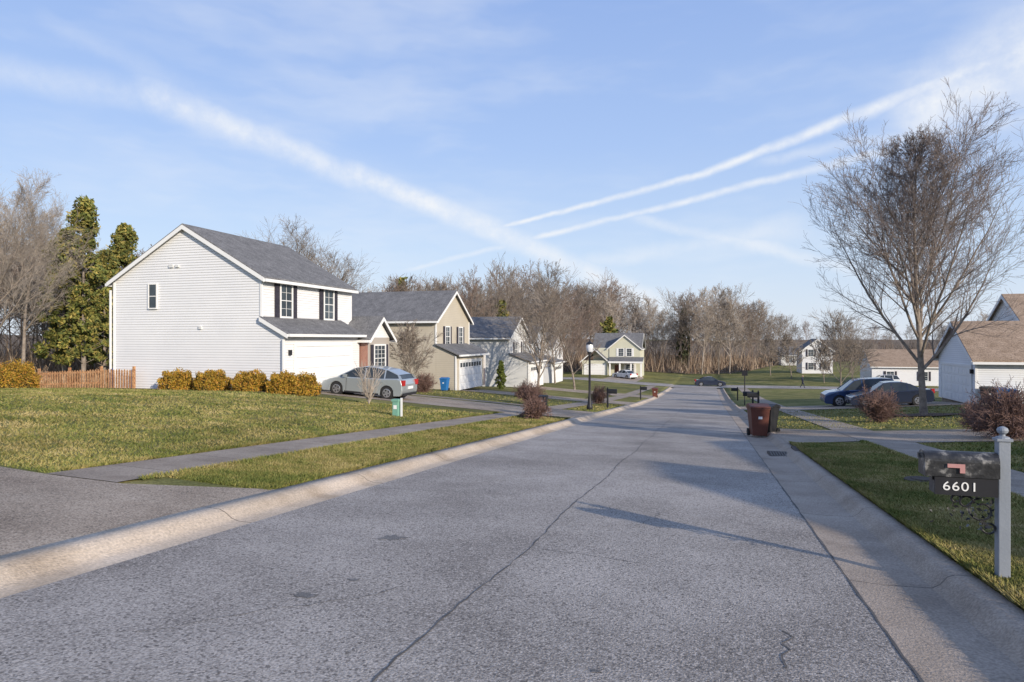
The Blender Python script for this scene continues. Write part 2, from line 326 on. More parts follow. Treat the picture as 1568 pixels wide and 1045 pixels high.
def window(b,o,r,n,w,h,sh=0,shm=None,grid=(2,2),fr=.07):
    lb=lambda k,m,*a: b.lbox(k,m,o,r,n,*a)
    lb('window_glass',glass,0,w,0,h,.0,.035)
    for a in((-fr,0.02,-fr,h+fr),(w-.02,w+fr,-fr,h+fr)): lb('window_trim',white,a[0],a[1],a[2],a[3],0,.075)
    lb('window_trim',white,.02,w-.02,-fr,.02,0,.09); lb('window_trim',white,.02,w-.02,h-.02,h+fr,0,.07)
    lb('window_trim',white,.02,w-.02,h/2-.02,h/2+.02,.03,.06)
    for i in range(1,grid[0]): lb('window_muntins',white,w*i/grid[0]-.01,w*i/grid[0]+.01,.02,h-.02,.03,.05)
    for i in range(1,grid[1]*2):
        if i!=grid[1] and grid[1]>1: lb('window_muntins',white,.02,w-.02,h*i/(2*grid[1])-.008,h*i/(2*grid[1])+.008,.03,.052)
    if sh:
        for a in(-fr-sh-.02,w+fr+.02):
            lb('shutters',shm or shut,a,a+sh,-.05,h+.05,0,.06)
            for i in range(8): lb('shutters',shm or shut,a+.04,a+sh-.04,.02+i*h/8,.02+i*h/8+h/16,.06,.075)
def groof(b,mat,x0,x1,y0,y1,ze,zr,axis,ov=.3,rk=.25,th=.1,key='roof'):
    if axis=='y':
        c=(x0+x1)/2; hw=(x1-x0)/2; s=(zr-ze)/hw; e=ze-s*ov
        P=lambda a,z,t:(a,t,z); lo,hi,A0,A1=y0-rk,y1+rk,x0-ov,x1+ov; ex=lambda d:(0,d,0)
    else:
        c=(y0+y1)/2; hw=(y1-y0)/2; s=(zr-ze)/hw; e=ze-s*ov
        P=lambda a,z,t:(t,a,z); lo,hi,A0,A1=x0-rk,x1+rk,y0-ov,y1+ov; ex=lambda d:(d,0,0)
    b.prism(key,mat,[P(A0,e+.02,lo),P(c,zr+.02,lo),P(A1,e+.02,lo),P(A1,e+.02+th,lo),P(c,zr+.02+th,lo),P(A0,e+.02+th,lo)],ex(hi-lo))
    for t in(lo-.03,hi):
        b.prism('rake_trim',white,[P(A0,e-.14,t),P(c,zr-.16,t),P(A1,e-.14,t),P(A1,e+.06,t),P(c,zr+.05,t),P(A0,e+.06,t)],ex(.03))
    for A,q in((A0,-1),(A1,1)):
        a0,a1=sorted((A,A+q*.12))
        pts=[P(a0,e-.12,lo),P(a1,e-.12,lo),P(a1,e+.02,lo),P(a0,e+.02,lo)]
        b.prism('gutter',white,pts,ex(hi-lo))
def shed(b,mat,x0,x1,y0,y1,z_in,z_out,th=.09):
    b.prism('lower_roof',mat,[(x0,y0,z_in),(x1,y0,z_out),(x1,y0,z_out+th),(x0,y0,z_in+th)],(0,y1-y0,0))
    b.box('gutter',white,x1+.002,x1+.12,y0,y1,z_out-.06,z_out+.07)
    for y in(y0-.032,y1+.002): b.prism('rake_trim',white,[(x0,y,z_in-.14),(x1,y,z_out-.14),(x1,y,z_out+.05),(x0,y,z_in+.05)],(0,.03,0))
def garage_door(b,o,r,n,w,h,lites=False):
    lb=lambda k,m,*a: b.lbox(k,m,o,r,n,*a)
    lb('garage_trim',white,-.14,0,0,h+.14,0,.06); lb('garage_trim',white,w,w+.14,0,h+.14,0,.06); lb('garage_trim',white,0,w,h,h+.14,0,.06)
    for j in range(4):
        lb('garage_door',white,.0,w,j*h/4+.012,(j+1)*h/4-.004,-.05,.02)
        nn=8
        for i in range(nn):
            if lites and j==3: lb('garage_lites',glass,w*i/nn+.06,w*(i+1)/nn-.06,j*h/4+.1,(j+1)*h/4-.1,.02,.026)
            else: lb('garage_door_panels',white,w*i/nn+.07,w*(i+1)/nn-.07,j*h/4+.1,(j+1)*h/4-.1,.02,.032)
def corner(b,x,y,z0,z1): b.box('corner_trim',white,x-.055,x+.055,y-.055,y+.055,z0,z1)
FX=((0,1,0),(1,0,0)); FY=((1,0,0),(0,-1,0)); BX=((0,1,0),(-1,0,0)); BY=((1,0,0),(0,1,0))
b=B('white_two_story_house'); z0=-2.5
lap(b,'side_wall',siding,(-29.05,26.1,z0),*FY,8.85,5.5,8.05)
lap(b,'front_wall',siding,(-20.2,26.1,z0),*FX,8.0,5.5)
lap(b,'far_wall',siding,(-29.05,34.1,z0),*BY,8.85,5.5,8.05); lap(b,'rear_wall',siding,(-29.05,26.1,z0),*BX,8,5.5)
b.box('foundation',walkm,-28.95,-19.1,26.2,34,z0-.6,z0+.02)
groof(b,shingle,-29.05,-20.2,26.1,34.1,z0+5.5,z0+8.05,'y',ov=.3,rk=.2)
b.prism('garage_side_wall',siding,[(-20.2,26.1,z0),(-19,26.1,z0),(-19,26.1,z0+2.78),(-20.2,26.1,z0+3.42)],(0,.12,0))
for k in range(27):
    zz=z0+k*.125; h=zz-z0; xe=-19 if h<2.7 else -19-(h-2.7)/.64*1.2
    if xe>-20.15: b.add('garage_clapboards',siding,[(-20.2,26.076,zz),(xe,26.076,zz),(xe,26.096,zz+.125),(-20.2,26.096,zz+.125),(-20.2,26.098,zz),(xe,26.098,zz)],[[0,1,2,3],[0,1,5,4]])
lap(b,'garage_front',siding,(-19,26.1,z0),*FX,6.9,2.75)
shed(b,shingle,-20.17,-18.62,25.9,33.0,z0+3.5,z0+2.68)
garage_door(b,(-18.97,27.0,z0),*FX,5.0,2.15)
for x,y,h in((-29.05,26.1,5.4),(-19,26.1,2.7),(-20.2,34.1,5.4)): corner(b,x,y,z0,z0+h)
b.box('corner_trim',white,-20.255,-20.145,26.045,26.155,z0+3.55,z0+5.4)
window(b,(-20.17,27.45,z0+3.62),*FX,.9,1.6,.33); window(b,(-20.17,31.25,z0+3.62),*FX,.9,1.6,.33)
window(b,(-26.8,26.07,z0+4.05),*FY,.5,1.2,grid=(1,1),fr=.04)
b.box('vents',grey_s,-25.55,-25.3,26.0,26.08,z0+6.05,z0+6.2); b.box('vents',grey_s,-25.15,-24.95,26.0,26.08,z0+6.05,z0+6.17); b.box('vents',grey_s,-23.75,-23.6,26.0,26.08,z0+3.0,z0+3.15)
for x,y,za,zb in((-29.2,26.0,0,5.0),(-18.92,26.0,0,2.5)):
    b.box('downspout',white,x-.04,x+.04,y-.05,y+.02,z0+za,z0+zb)
b.box('wall_lamp',black,-18.98,-18.85,26.45,26.58,z0+1.75,z0+2.0)
lap(b,'entry_gable',siding,(-18.5,33.1,z0+2.6),*FX,2.6,.02,1.0)
b.box('entry_brick',brick,-20.1,-18.5,33.1,35.7,z0,z0+2.62)
groof(b,shingle,-20.6,-18.4,33.1,35.7,z0+2.65,z0+3.75,'x',ov=.25,rk=.22,key='entry_roof')
window(b,(-18.48,33.75,z0+.65),*FX,1.3,1.5,.28,grid=(3,3))
b.box('annex_wall',siding,-26,-20.15,34.2,37.2,z0,z0+2.7)
b.prism('annex_roof',shingle,[(-24.6,34.15,z0+4.6),(-19.6,34.15,z0+2.7),(-19.6,34.15,z0+2.82),(-24.6,34.15,z0+4.72)],(0,3.3,0))
b.box('rear_porch',shut,-31.3,-29.2,28,32,z0+2.2,z0+2.35); 
for y in(28.1,31.9): b.box('rear_porch_post',white,-31.2,-31.08,y-.06,y+.06,z0-.4,z0+2.2)
b.box('rear_porch_wall',glass,-30.9,-29.2,28.4,28.5,z0,z0+2.2)
b.done()
def gable_front(name,sd,x0,x1,y0,y1,z0,H,pk,gx,gy0,gy1,roofm=shingle,dirx=1,lites=True,annex=4.5):
    b=B(name); W=y1-y0; F=FX if dirx>0 else BX; xf=x1 if dirx>0 else x0
    lap(b,'front_wall',sd,(xf,y0,z0),*F,W,H,pk,course=.14)
    lap(b,'side_wall',sd,(x0,y0,z0),*FY,x1-x0,H,course=.14); lap(b,'far_wall',sd,(x0,y1,z0),*BY,x1-x0,H,course=.2)
    b.box('rear_wall',sd,*( (x0,x0+.1) if dirx>0 else (x1-.1,x1)),y0+.12,y1-.12,z0,z0+H)
    b.box('foundation',walkm,x0+.1,x1-.1,y0+.1,y1-.1,z0-.8,z0+.02)
    groof(b,roofm,x0,x1,y0,y1,z0+H,z0+pk,'x',ov=.35,rk=.3)
    for dy in(.26,.66): 
        window(b,(xf+.027*dirx,y0+W*dy-.1,z0+H-2.1),*F,.85,1.5,.3)
    for y in(y0,y1): corner(b,xf,y,z0+3.4 if gx else z0,z0+H-.1)
    if gx:
        s=dirx
        b.prism('garage_walls',sd,[(xf,gy0,z0),(gx,gy0,z0),(gx,gy0,z0+2.65),(xf,gy0,z0+3.35)],(0,.12,0))
        b.prism('garage_walls',sd,[(xf,gy1-.12,z0),(gx,gy1-.12,z0),(gx,gy1-.12,z0+2.65),(xf,gy1-.12,z0+3.35)],(0,.12,0))
        lap(b,'garage_front',sd,(gx,gy0,z0),*F,gy1-gy0,2.65,course=.14)
        e=gx+.35*s
        b.prism('lower_roof',roofm,[(xf,gy0-.2,z0+3.42),(e,gy0-.2,z0+2.6),(e,gy0-.2,z0+2.7),(xf,gy0-.2,z0+3.52)],(0,gy1-gy0+.4,0))
        b.box('gutter',white,*sorted((e+.002*s,e+.12*s)),gy0-.2,gy1+.2,z0+2.55,z0+2.68)
        garage_door(b,(gx+.03*s,gy0+.7,z0),*F,min(4.9,gy1-gy0-1.4),2.15,lites)
        corner(b,gx,gy0,z0,z0+2.6)
    if annex and dirx>0:
        ya=y1+annex; b.box('annex_wall',sd,x0+1,x1-.8,y1+.02,ya,z0-.5,z0+2.7)
        b.box('annex_brick',brick,x1-.8,x1-.7,y1+.3,ya,z0-.5,z0+2.7)
        b.prism('annex_roof',roofm,[(x1-5,y1,z0+4.9),(x1,y1,z0+2.65),(x1,y1,z0+2.77),(x1-5,y1,z0+5.02)],(0,annex+.3,0))
        b.box('entry_door',shut,x1-.7,x1-.64,y1+.6,y1+1.5,z0,z0+2.1)
        for yy in(y1+.4,ya-.1): b.box('porch_column',white,x1-.2,x1-.05,yy,yy+.15,z0-.4,z0+2.6)
        window(b,(x1-.69,y1+2.2,z0+.7),*F,1.1,1.4,.25)
    return b
b=gable_front('beige_two_story_house',beige,-31,-19.6,45.3,52.3,g(-19,46)-.05,5.4,7.65,-18.0,45.3,51.5); 
b.cyl('roof_vent',black,(-24,46.6,g(-19,46)+5),(-24,46.6,g(-19,46)+6.2),.06); b.done()
gable_front('grey_two_story_house',grey_s,-31,-19.2,62.8,70,g(-19,64)-.05,5.2,7.2,-17.2,62.8,69).done()
gable_front('white_two_story_house',siding,-33,-21.5,80,88,g(-19,82)-.05,5.2,7.3,-19,80.5,87).done()
gable_front('white_two_story_house',siding,-37,-26,111,119,g(-24,115),5.2,7.6,0,0,0,annex=0).done()
b=B('pale_two_story_house'); zz=g(-16,121)-.1; y0=121
lap(b,'front_wall',yellow_s,(-17.6,y0,zz),*FY,5.6,5.3,7.6,course=.18)
b.box('main_walls',yellow_s,-20.6,-12.0,y0+.12,y0+8,zz-.5,zz+5.2)
groof(b,shingle,-20.6,-12.0,y0+.8,y0+8,zz+5.2,zz+7.9,'x',ov=.35,rk=.3)
groof(b,shingle,-17.6,-12.0,y0,y0+4.5,zz+5.3,zz+7.6,'y',ov=.35,rk=.3,key='gable_roof')
b.box('garage_walls',yellow_s,-22.4,-17.7,y0-1.5,y0+5,zz-.5,zz+2.9)
groof(b,shingle,-22.4,-17.7,y0-1.5,y0+5,zz+2.9,zz+5,'y',ov=.3,rk=.25,key='garage_roof')
garage_door(b,(-21.9,y0-1.53,zz),*FY,3.7,2.15)
b.prism('porch_roof',shingle,[(-17.5,y0-.05,zz+3.4),(-17.5,y0-2.2,zz+2.7),(-17.5,y0-2.2,zz+2.82),(-17.5,y0-.05,zz+3.55)],(6.2,0,0))
b.box('gutter',white,-17.5,-11.3,y0-2.3,y0-2.203,zz+2.5,zz+2.8)
for x in(-17.2,-15.4,-13.4,-11.6): b.box('porch_column',white,x-.13,x+.13,y0-2.13,y0-1.87,zz,zz+2.6)
b.box('porch_floor',walkm,-17.4,-11.4,y0-2.2,y0-.02,zz-.3,zz+.05)
window(b,(-15.9,y0-.02,zz+3.7),*FY,.9,1.4,.3,white); window(b,(-14.4,y0-.02,zz+3.7),*FY,.9,1.4,.3,white)
window(b,(-14.5,y0-.02,zz+.7),*FY,1.4,1.5,.3,white); b.box('front_door',brown_bin,-16.6,-15.7,y0-.06,y0-.01,zz,zz+2.1); b.done()
zz=g(15,44)-.02
b=B('white_house_with_brown_roof')
lap(b,'side_wall',bluegrey_s,(14.5,43,zz),*FY,16,2.7); lap(b,'garage_front',bluegrey_s,(14.5,43,zz),*BX,6.2,2.7,4.6)
groof(b,shingle_b,14.5,30.5,43,49.2,zz+2.7,zz+4.75,'x',ov=.35,rk=.3)
b.box('rear_wall',bluegrey_s,14.6,30.5,49.1,49.2,zz,zz+2.7); b.box('foundation',walkm,14.6,30.4,43.1,49,zz-.8,zz+.02)
garage_door(b,(14.47,43.6,zz),*BX,4.9,2.15)
corner(b,14.5,43,zz,zz+2.65)
b.box('wall_lamp',black,14.3,14.45,43.2,43.33,zz+1.8,zz+2.05)
b.box('upper_wall',siding,18.6,30,47.5,52.5,zz,zz+4.9); lap(b,'upper_front',siding,(18.55,47.5,zz),*BX,5,4.9,6.6); lap(b,'upper_side',siding,(18.55,47.45,zz),*FY,11.4,4.9)
groof(b,shingle_b,18.6,30,47.5,52.5,zz+4.9,zz+6.6,'x',ov=.35,rk=.3,key='upper_roof')
window(b,(20.2,47.4,zz+4.2),*FY,.5,.6,grid=(1,1)); window(b,(24,42.97,zz+1.0),*FY,.9,1.2)
b.done()
def far_house(name,sd,px,Y,w,d,H,pk,axis,rm):
    x,y=at(px,Y); z=g(x,y); b=B(name)
    lap(b,'front_wall',sd,(x,y,z-.3),*FY,w,H,pk if axis=='y' else None,course=.2)
    lap(b,'road_side_wall',sd,(x,y,z-.3),*BX,d,H,pk if axis=='x' else None,course=.2)
    b.box('core',sd,x+.1,x+w-.1,y+.1,y+d,z-.8,z+H-.3)
    groof(b,rm,x,x+w,y,y+d,z+H-.3,z+pk-.3,axis,ov=.35,rk=.3)
    window(b,(x+w*.2,y-.02,z+.8),*FY,1,1.3,.3); window(b,(x+w*.65,y-.02,z+.8),*FY,1,1.3,.3)
    if H>4: window(b,(x+w*.2,y-.02,z+3.4),*FY,1,1.3,.3); window(b,(x+w*.65,y-.02,z+3.4),*FY,1,1.3,.3)
    garage_door(b,(x-.03,y+.8,z),*BX,4.5,2.1); b.done()
far_house('white_house',siding,1335,100,10,8,3.3,5.6,'x',shingle_b)
far_house('white_two_story_house',siding,1228,128,5.5,8,4.9,7.0,'y',shingle)
far_house('grey_house',grey_s,1196,165,8,8,3,5,'x',shingle)
b=B('white_two_story_house'); zz=g(15,2)  # unseen house, thin tall gable and low garage shaped for their shadow
b.box('walls',siding,15,24,-2,-.2,zz-.5,zz+3.6)
b.prism('gable',siding,[(15,-2,zz+3.6),(24,-2,zz+3.6),(19.5,-2,zz+6.1)],(0,1.8,0)); groof(b,shingle_b,15,24,-2,-.2,zz+3.6,zz+6.2,'y',ov=.3,rk=.1)
b.box('garage_walls',siding,15.5,23,-.18,9,zz-.6,zz+3.8); groof(b,shingle_b,15.5,23,.2,9,zz+3.8,zz+4.5,'y',ov=.3,rk=.1,key='garage_roof'); b.done()
gable_front('white_two_story_house',siding,17,27,25.5,33,g(17,27),4.2,6.0,0,0,0,roofm=shingle_b,dirx=-1,annex=0).done()  # unseen house, lowered to shorten its shadow on the road
# ------------------------------------------------------------------ bare trees
UP=Vector((0,0,1))
def rv(): return Vector((random.gauss(0,1),random.gauss(0,1),random.gauss(0,1)))
def grow(segs,p,d,L,r,lev,cfg):
    n=cfg['n'][lev]; st=L/n; rmin=cfg['twig']
    for i in range(n):
        d=(d+rv()*cfg['wob'][lev]+UP*cfg['trop'][lev]).normalized(); q=p+d*st
        ra=max(rmin,r*(1-.85*i/n)); rb=max(rmin*.8,r*(1-.85*(i+1)/n))
        segs.append((*p,*q,ra,rb)); p=q
        if lev<cfg['max'] and (i>0 or lev>1):
            for _ in range(cfg['kids'][lev]):
                ax=d.cross(rv()).normalized(); a=math.radians(random.uniform(*cfg['ang']))
                cd=(Matrix.Rotation(a,3,ax)@d).normalized()
                grow(segs,p-d*st*random.random(),cd,L*random.uniform(.38,.6)*(1-.35*i/n),rb*.6,lev+1,cfg)
def bare_segs(H,W,seed,cfg,nb=26,clear=.16,rt=.011,ang0=(30,55),low=1.0,tw=.045,cap=.14):
    random.seed(seed); segs=[]; p=Vector((0,0,-.15)); d=UP.copy(); N=14; r=H*rt; pts=[]
    for i in range(N):
        d=(d+rv()*tw+UP*.1).normalized(); q=p+d*(H*.96/N)
        ra=r*(1.25 if i==0 else 1)*(1-.93*i/N); rb=r*(1-.93*(i+1)/N); segs.append((*p,*q,max(ra,.012),max(rb,.01))); pts.append((p.copy(),q.copy(),ra)); p=q
    for k in range(nb):
        t=clear+(.97-clear)*(k+random.random()*.8)/nb; j=min(N-1,int(t*N)); a,b_,ra=pts[j]; f=t*N-j; o=a.lerp(b_,min(1,f))
        tt=(t-clear)/(1-clear); prof=(.55+.45*math.sin(math.pi*min(1,tt*1.25+.18)))*(1-tt*.55)*(1+(low-1)*(1-tt))
        az=k*2.399+random.uniform(-.4,.4); el=math.radians(random.uniform(*ang0))*(1-.35*tt)
        dd=Vector((math.cos(az)*math.sin(el),math.sin(az)*math.sin(el),math.cos(el)))
        L=W*.5*prof/math.sin(el)*random.uniform(.8,1.1); L=min(L,H*(1.0-t)*(1 if cap>.1 else .9)+W*cap)
        grow(segs,o,dd,L,ra*.55,1,cfg)
    return segs
hero={'n':[0,8,4,3,2],'kids':[0,2,2,2,0],'wob':[0,.05,.10,.15,.18],'trop':[0,.05,.07,.05,.03],'ang':(20,42),'max':4,'twig':.0055}
mid={'n':[0,6,4,2,2],'kids':[0,2,2,1,0],'wob':[0,.10,.15,.2,.2],'trop':[0,.05,.05,.03,.0],'ang':(25,50),'max':3,'twig':.011}
far={'n':[0,5,3,2,2],'kids':[0,2,2,0,0],'wob':[0,.10,.15,.2,.2],'trop':[0,.06,.05,.03,.0],'ang':(22,48),'max':3,'twig':.022}
def tree(name,x,y,H,W,seed,cfg,nb=26,mat=bark,tm=twig_r,**k):
    s=bare_segs(H,W,seed,cfg,nb,**k); A=np.array(s); thick=A[:,6]>H*.0016
    e=empty(name,(x,y,g(x,y)))
    tubes('trunk_and_limbs',A[thick],7,mat,parent=e); tubes('twigs',A[~thick],3,tm,parent=e); print(name,len(s)); return e
tree('bare_maple_tree',9.0,32.5,12.3,8.6,17,hero,nb=32,clear=.17,rt=.0125,ang0=(32,55),low=1.15,tm=twig_h,cap=.05,tw=.03)
patch('mulch_bed',9,32.5,1.3,1.3,mulch,.04,g,lump=.12)
tree('bare_tree',*at(1287,62),7.6,6.4,21,mid,nb=24,tm=twig_g)
tree('bare_tree',*at(824,60),11.3,7.6,31,mid,nb=34,tm=twig_g,clear=.1)
tree('bare_tree',*at(880,70),10.6,7,35,mid,nb=30,tm=twig_r)
tree('bare_tree',*at(850,82),10.6,8,38,mid,nb=28,tm=twig_g)
tree('bare_tree',*at(628,43.5),4.3,3.2,41,mid,nb=26,tm=twig_r,clear=.12)
tree('bare_tree',*at(-15,44),13.5,12,51,hero,nb=14,tm=twig_l,clear=.3,ang0=(40,70),tw=.08)
tree('bare_tree',*at(35,46),13.2,10,52,hero,nb=13,tm=twig_l,clear=.3,ang0=(40,65),tw=.08)
tree('bare_tree',*at(92,66),15,9,53,mid,nb=22,tm=twig_g,clear=.3)
tree('bare_tree',*at(275,66),13.2,9,54,mid,nb=24,tm=twig_g,clear=.3)
tree('bare_tree',*at(448,76),18.5,13,55,mid,nb=34,tm=twig_g,clear=.25,ang0=(35,60))
tree('bare_tree',*at(510,84),16,11,56,mid,nb=26,tm=twig_g,clear=.25)
for i,(px,Y,H) in enumerate(((1212,112,7.5),(1262,104,6.5),(1305,92,7),(1180,125,8))): tree('bare_tree',*at(px,Y),H,H*.75,80+i,far,nb=24,tm=twig_g)
tree('bare_tree',15,15.5,10,7,62,mid,nb=22,tm=twig_g)
random.seed(5); sg=[]
for i in range(9):
    a=i*.7; grow(sg,Vector((0,0,0)),Vector((math.cos(a)*.28,math.sin(a)*.28,1)).normalized(),1.45,.022,2,{'n':[0,0,6,3,2],'kids':[0,0,2,1,0],'wob':[0,0,.06,.1,.1],'trop':[0,0,.03,.02,0],'ang':(15,35),'max':3,'twig':.008})
xx,yy=-13.3,23.9; e=empty('crape_myrtle',(xx,yy,g(xx,yy))); tubes('stems',sg,5,twig_l,parent=e)
tmpl=[]
for i in range(8):
    s=bare_segs(16,[8,10.5,12,9][i%4],100+i,far,nb=22,clear=random.uniform(.15,.35),rt=.009,tw=.06); tmpl.append(tubes('woodland_tree_mesh',s,3,[twig_g,twig_r,twig_g,twig_l][i%4],link=False))
woods=empty('distant_treeline')
def wood(px,Y,H):
    x,y=at(px,Y); o=bpy.data.objects.new('bare_tree_in_wood',random.choice(tmpl)); col.objects.link(o); o.parent=woods
    o.location=(x,y,g(x,y)-.3); s=H/16; o.scale=(s*random.uniform(.8,1.3),s*random.uniform(.8,1.3),s); o.rotation_euler=(0,0,random.uniform(0,6.3))
random.seed(99)
prof_px=[-300,-50,60,150,230,300,420,470,540,620,700,760,830,900,960,1040,1120,1150,1190,1240,1320,1450,1650,1900]
prof_t =[330,330,370,400,400,400,400,400,410,430,438,432,430,443,452,466,456,470,502,512,505,495,475,460]
prof_Y =[62,58,58,62,75,80,90,95,100,112,118,120,130,145,150,150,150,155,175,190,195,190,190,190]
for k in range(225):
    px=random.uniform(-30,1180) if k<115 else (random.uniform(560,1170) if k<175 else random.uniform(1120,1580)); Yb=np.interp(px,prof_px,prof_Y)*random.uniform(1.0,1.25); top=np.interp(px,prof_px,prof_t)+random.choice([-14,0,8,18,30,45])+random.uniform(-8,8)
    x,y=at(px,Yb); base=g(x,y); H=max(5,(520-top)*Yb/1000-base); wood(px,Yb,H)
for px,Y,H in((722,108,17.5),(740,112,15),(1100,140,18),(1075,140,15),(1118,140,16),(540,92,13),(950,135,15)): wood(px,Y,H)
n=45000; px=rng.uniform(-120,1700,n); Yb=np.interp(px,prof_px,prof_Y)*rng.uniform(.95,1.25,n)
t=(px-784)/1000; x=Yb*(C*t-S); y=Yb*(S*t+C); z=G(x,y); h=rng.gamma(3,.5,n)*(Yb/100)**.5*1.4*np.interp(px,[1100,1180],[1,.6]); w=.03+.0004*Yb
lean=rng.normal(0,.3,(n,2))*h[:,None]; th=rng.uniform(0,6.3,n); p=np.stack([x,y,z-.1],1); a=np.stack([np.cos(th)*w,np.sin(th)*w,0*w],1); tip=p+np.stack([lean[:,0],lean[:,1],h],1)
mesh_np('underbrush',np.stack([p-a,p+a,tip],1).reshape(-1,3),np.arange(3*n).reshape(n,3),brushm)
V=[];F=[]; pxs=np.linspace(-350,1950,120)
for p_ in pxs:
    Y0=np.interp(p_,prof_px,prof_Y)*.95
    for k in(0,.15,.4,1.0,2.2):
        x,y=at(p_,Y0*(1+k)); V.append((x,y,g(x,y)+.06+(k*2.0)))
for i in range(119):
    for j in range(4): F.append((i*5+j,(i+1)*5+j,(i+1)*5+j+1,i*5+j+1))
mesh_np('woodland_floor',V,F,woodfloor)
# ------------------------------------------------------------------ evergreens / shrubs
def cedar(name,x,y,H,W,seed,mat=cedar_l,n=12000,leaf=.2,cone=1.0,low=.1,dens=6.0):
    r=np.random.default_rng(seed); e=empty(name,(x,y,g(x,y)))
    pts=[]; nc=int(dens*H); limbs=[(0,0,-.2,0,0,H*.93,H*.014,.02)]
    for i in range(nc):
        t=low+(1-low)*(i/nc); rad=W/2*((1-t)**(.6*cone)*(min(1,.35+t*2.2)))*r.uniform(.25,1.15); a=i*2.4+r.uniform(-.6,.6)
        c=np.array([math.cos(a)*rad,math.sin(a)*rad,H*t]); limbs.append((0,0,max(.1,H*t-rad*.5),*c,.03,.012))
        m=int(n/nc); sz=np.array([W*.10,W*.10,H*.03])*r.uniform(.6,1.4)
        q=r.normal(size=(m,3)); q/=np.linalg.norm(q,axis=1,keepdims=True); q*=r.uniform(.3,1.1,(m,1)); pts.append(c+q*sz)
    leaves('foliage',np.concatenate(pts),leaf,mat,e,aspect=2.2,up=.6); tubes('trunk_and_limbs',limbs,6,bark,parent=e)
for px,Y,top,W,sd in((128,52,308,4.8,1),(190,60,345,4.8,2),(98,54,355,4,3),(160,58,385,4.5,9)):
    x,y=at(px,Y); H=(520-top)*Y/1000-g(x,y); cedar('cedar_tree',x,y,H,W,sd,n=12000,leaf=.16,cone=.8,dens=6,low=.16)
for px,Y,top,W,sd in((615,118,428,7,6),(1047,156,474,3.6,7),(932,128,487,6,8),(768,112,462,4.5,10)):
    x,y=at(px,Y); H=(520-top)*Y/1000-g(x,y); cedar('cedar_tree',x,y,H,W,sd,mat=darkleaf if sd==7 else cedar_l,n=3500,leaf=.36,cone=1)
cedar('spruce_tree',16.5,11.0,8.0,2.8,22,mat=darkleaf,n=5000,leaf=.22,cone=1.5)
x,y=at(767,58); cedar('arborvitae',x,y,2.5,1.1,24,mat=arb_l,n=5000,leaf=.08,cone=1,low=0,dens=30)
def shrub(name,x,y,w,d,h,mat,n=6000,leaf=.05):
    e=empty(name,(x,y,g(x,y)))
    q=rng.normal(size=(n,3)); q/=np.linalg.norm(q,axis=1,keepdims=True); q[:,2]=np.abs(q[:,2])
    lump=1+.10*np.sin(q[:,0]*9+x)*np.cos(q[:,1]*8)+.07*np.sin(q[:,2]*13+q[:,0]*5)
    s=np.abs(q)**.75*np.sign(q)
    P=s*np.array([w/2,d/2,h])*(lump*rng.uniform(.84,1.06,n))[:,None]
    leaves('foliage',P,leaf,mat,e,aspect=1.5)
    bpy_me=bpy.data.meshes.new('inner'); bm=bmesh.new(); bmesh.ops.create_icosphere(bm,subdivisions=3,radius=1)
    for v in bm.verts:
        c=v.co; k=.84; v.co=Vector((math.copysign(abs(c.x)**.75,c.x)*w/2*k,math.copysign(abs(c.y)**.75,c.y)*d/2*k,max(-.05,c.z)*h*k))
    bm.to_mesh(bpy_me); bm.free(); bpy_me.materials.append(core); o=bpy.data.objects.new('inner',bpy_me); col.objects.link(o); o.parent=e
for px,w in((271,1.5),(324,1.5),(383,1.45)): shrub('golden_shrub',bx(px,25.0),25.0,w*1.05,1.2,.9,shrub_y)
shrub('golden_shrub',bx(433,24.9),24.9,1.2,1.2,.9,shrub_y); shrub('golden_shrub',bx(462,25.2),25.2,1.5,1.3,.9,shrub_y)
x,y=at(18,30); shrub('golden_shrub',x,y,2.3,1.6,1.2,shrub_y,8000)
sheet('mulch_bed',-28.6,-18.6,24.2,26.1,.03,mulch)
def twiggy(name,x,y,w,h,n=60,mat=barb,leafn=900,leafm=barb_l,lsz=.03):
    random.seed(int(abs(x*37+y*11))); sg=[]
    cfg={'n':[0,0,5,3,2],'kids':[0,0,2,2,0],'wob':[0,0,.16,.2,.2],'trop':[0,0,-.01,0,0],'ang':(20,55),'max':4,'twig':.0045+.00006*y}
    for i in range(n):
        a=random.uniform(0,6.3); el=random.uniform(0,1.15); dd=Vector((math.cos(a)*math.sin(el)*w/2/h,math.sin(a)*math.sin(el)*w/2/h,math.cos(el)+.1)); L=dd.length*h*random.uniform(.6,.95)
        grow(sg,Vector((random.gauss(0,.06),random.gauss(0,.06),0)),dd.normalized(),L,.012,2,cfg)
    e=empty(name,(x,y,g(x,y))); tubes('twigs',sg,3,mat,parent=e)
    if leafn:
        A=np.array(sg)[:,3:6]; leaves('leaves',A[rng.integers(0,len(A),leafn)]+rng.normal(0,.02,(leafn,3)),lsz,leafm,e)
twiggy('barberry_bush',bx(818,24.2),24.2,1.35,.8,55)
twiggy('barberry_bush',*at(815,36.5),1.9,1.15,55); twiggy('barberry_bush',*at(650,41.5),1.6,1.1,45)
twiggy('barberry_bush',*at(917,44),1.5,1.1,40); twiggy('barberry_bush',*at(711,52),1.2,.9,35); twiggy('barberry_bush',*at(800,45),1.4,1.,35)
twiggy('barberry_bush',*at(1346,25.5),2.0,1.3,42,leafn=150)
twiggy('barberry_bush',*at(1548,17.0),2.4,1.25,85,leafn=700)
twiggy('barberry_bush',*at(1500,19.5),1.2,.9,40,leafn=300)
twiggy('barberry_bush',-18.0,35.8,1.3,1.,35); twiggy('barberry_bush',-17.6,38.2,1.2,.9,35)
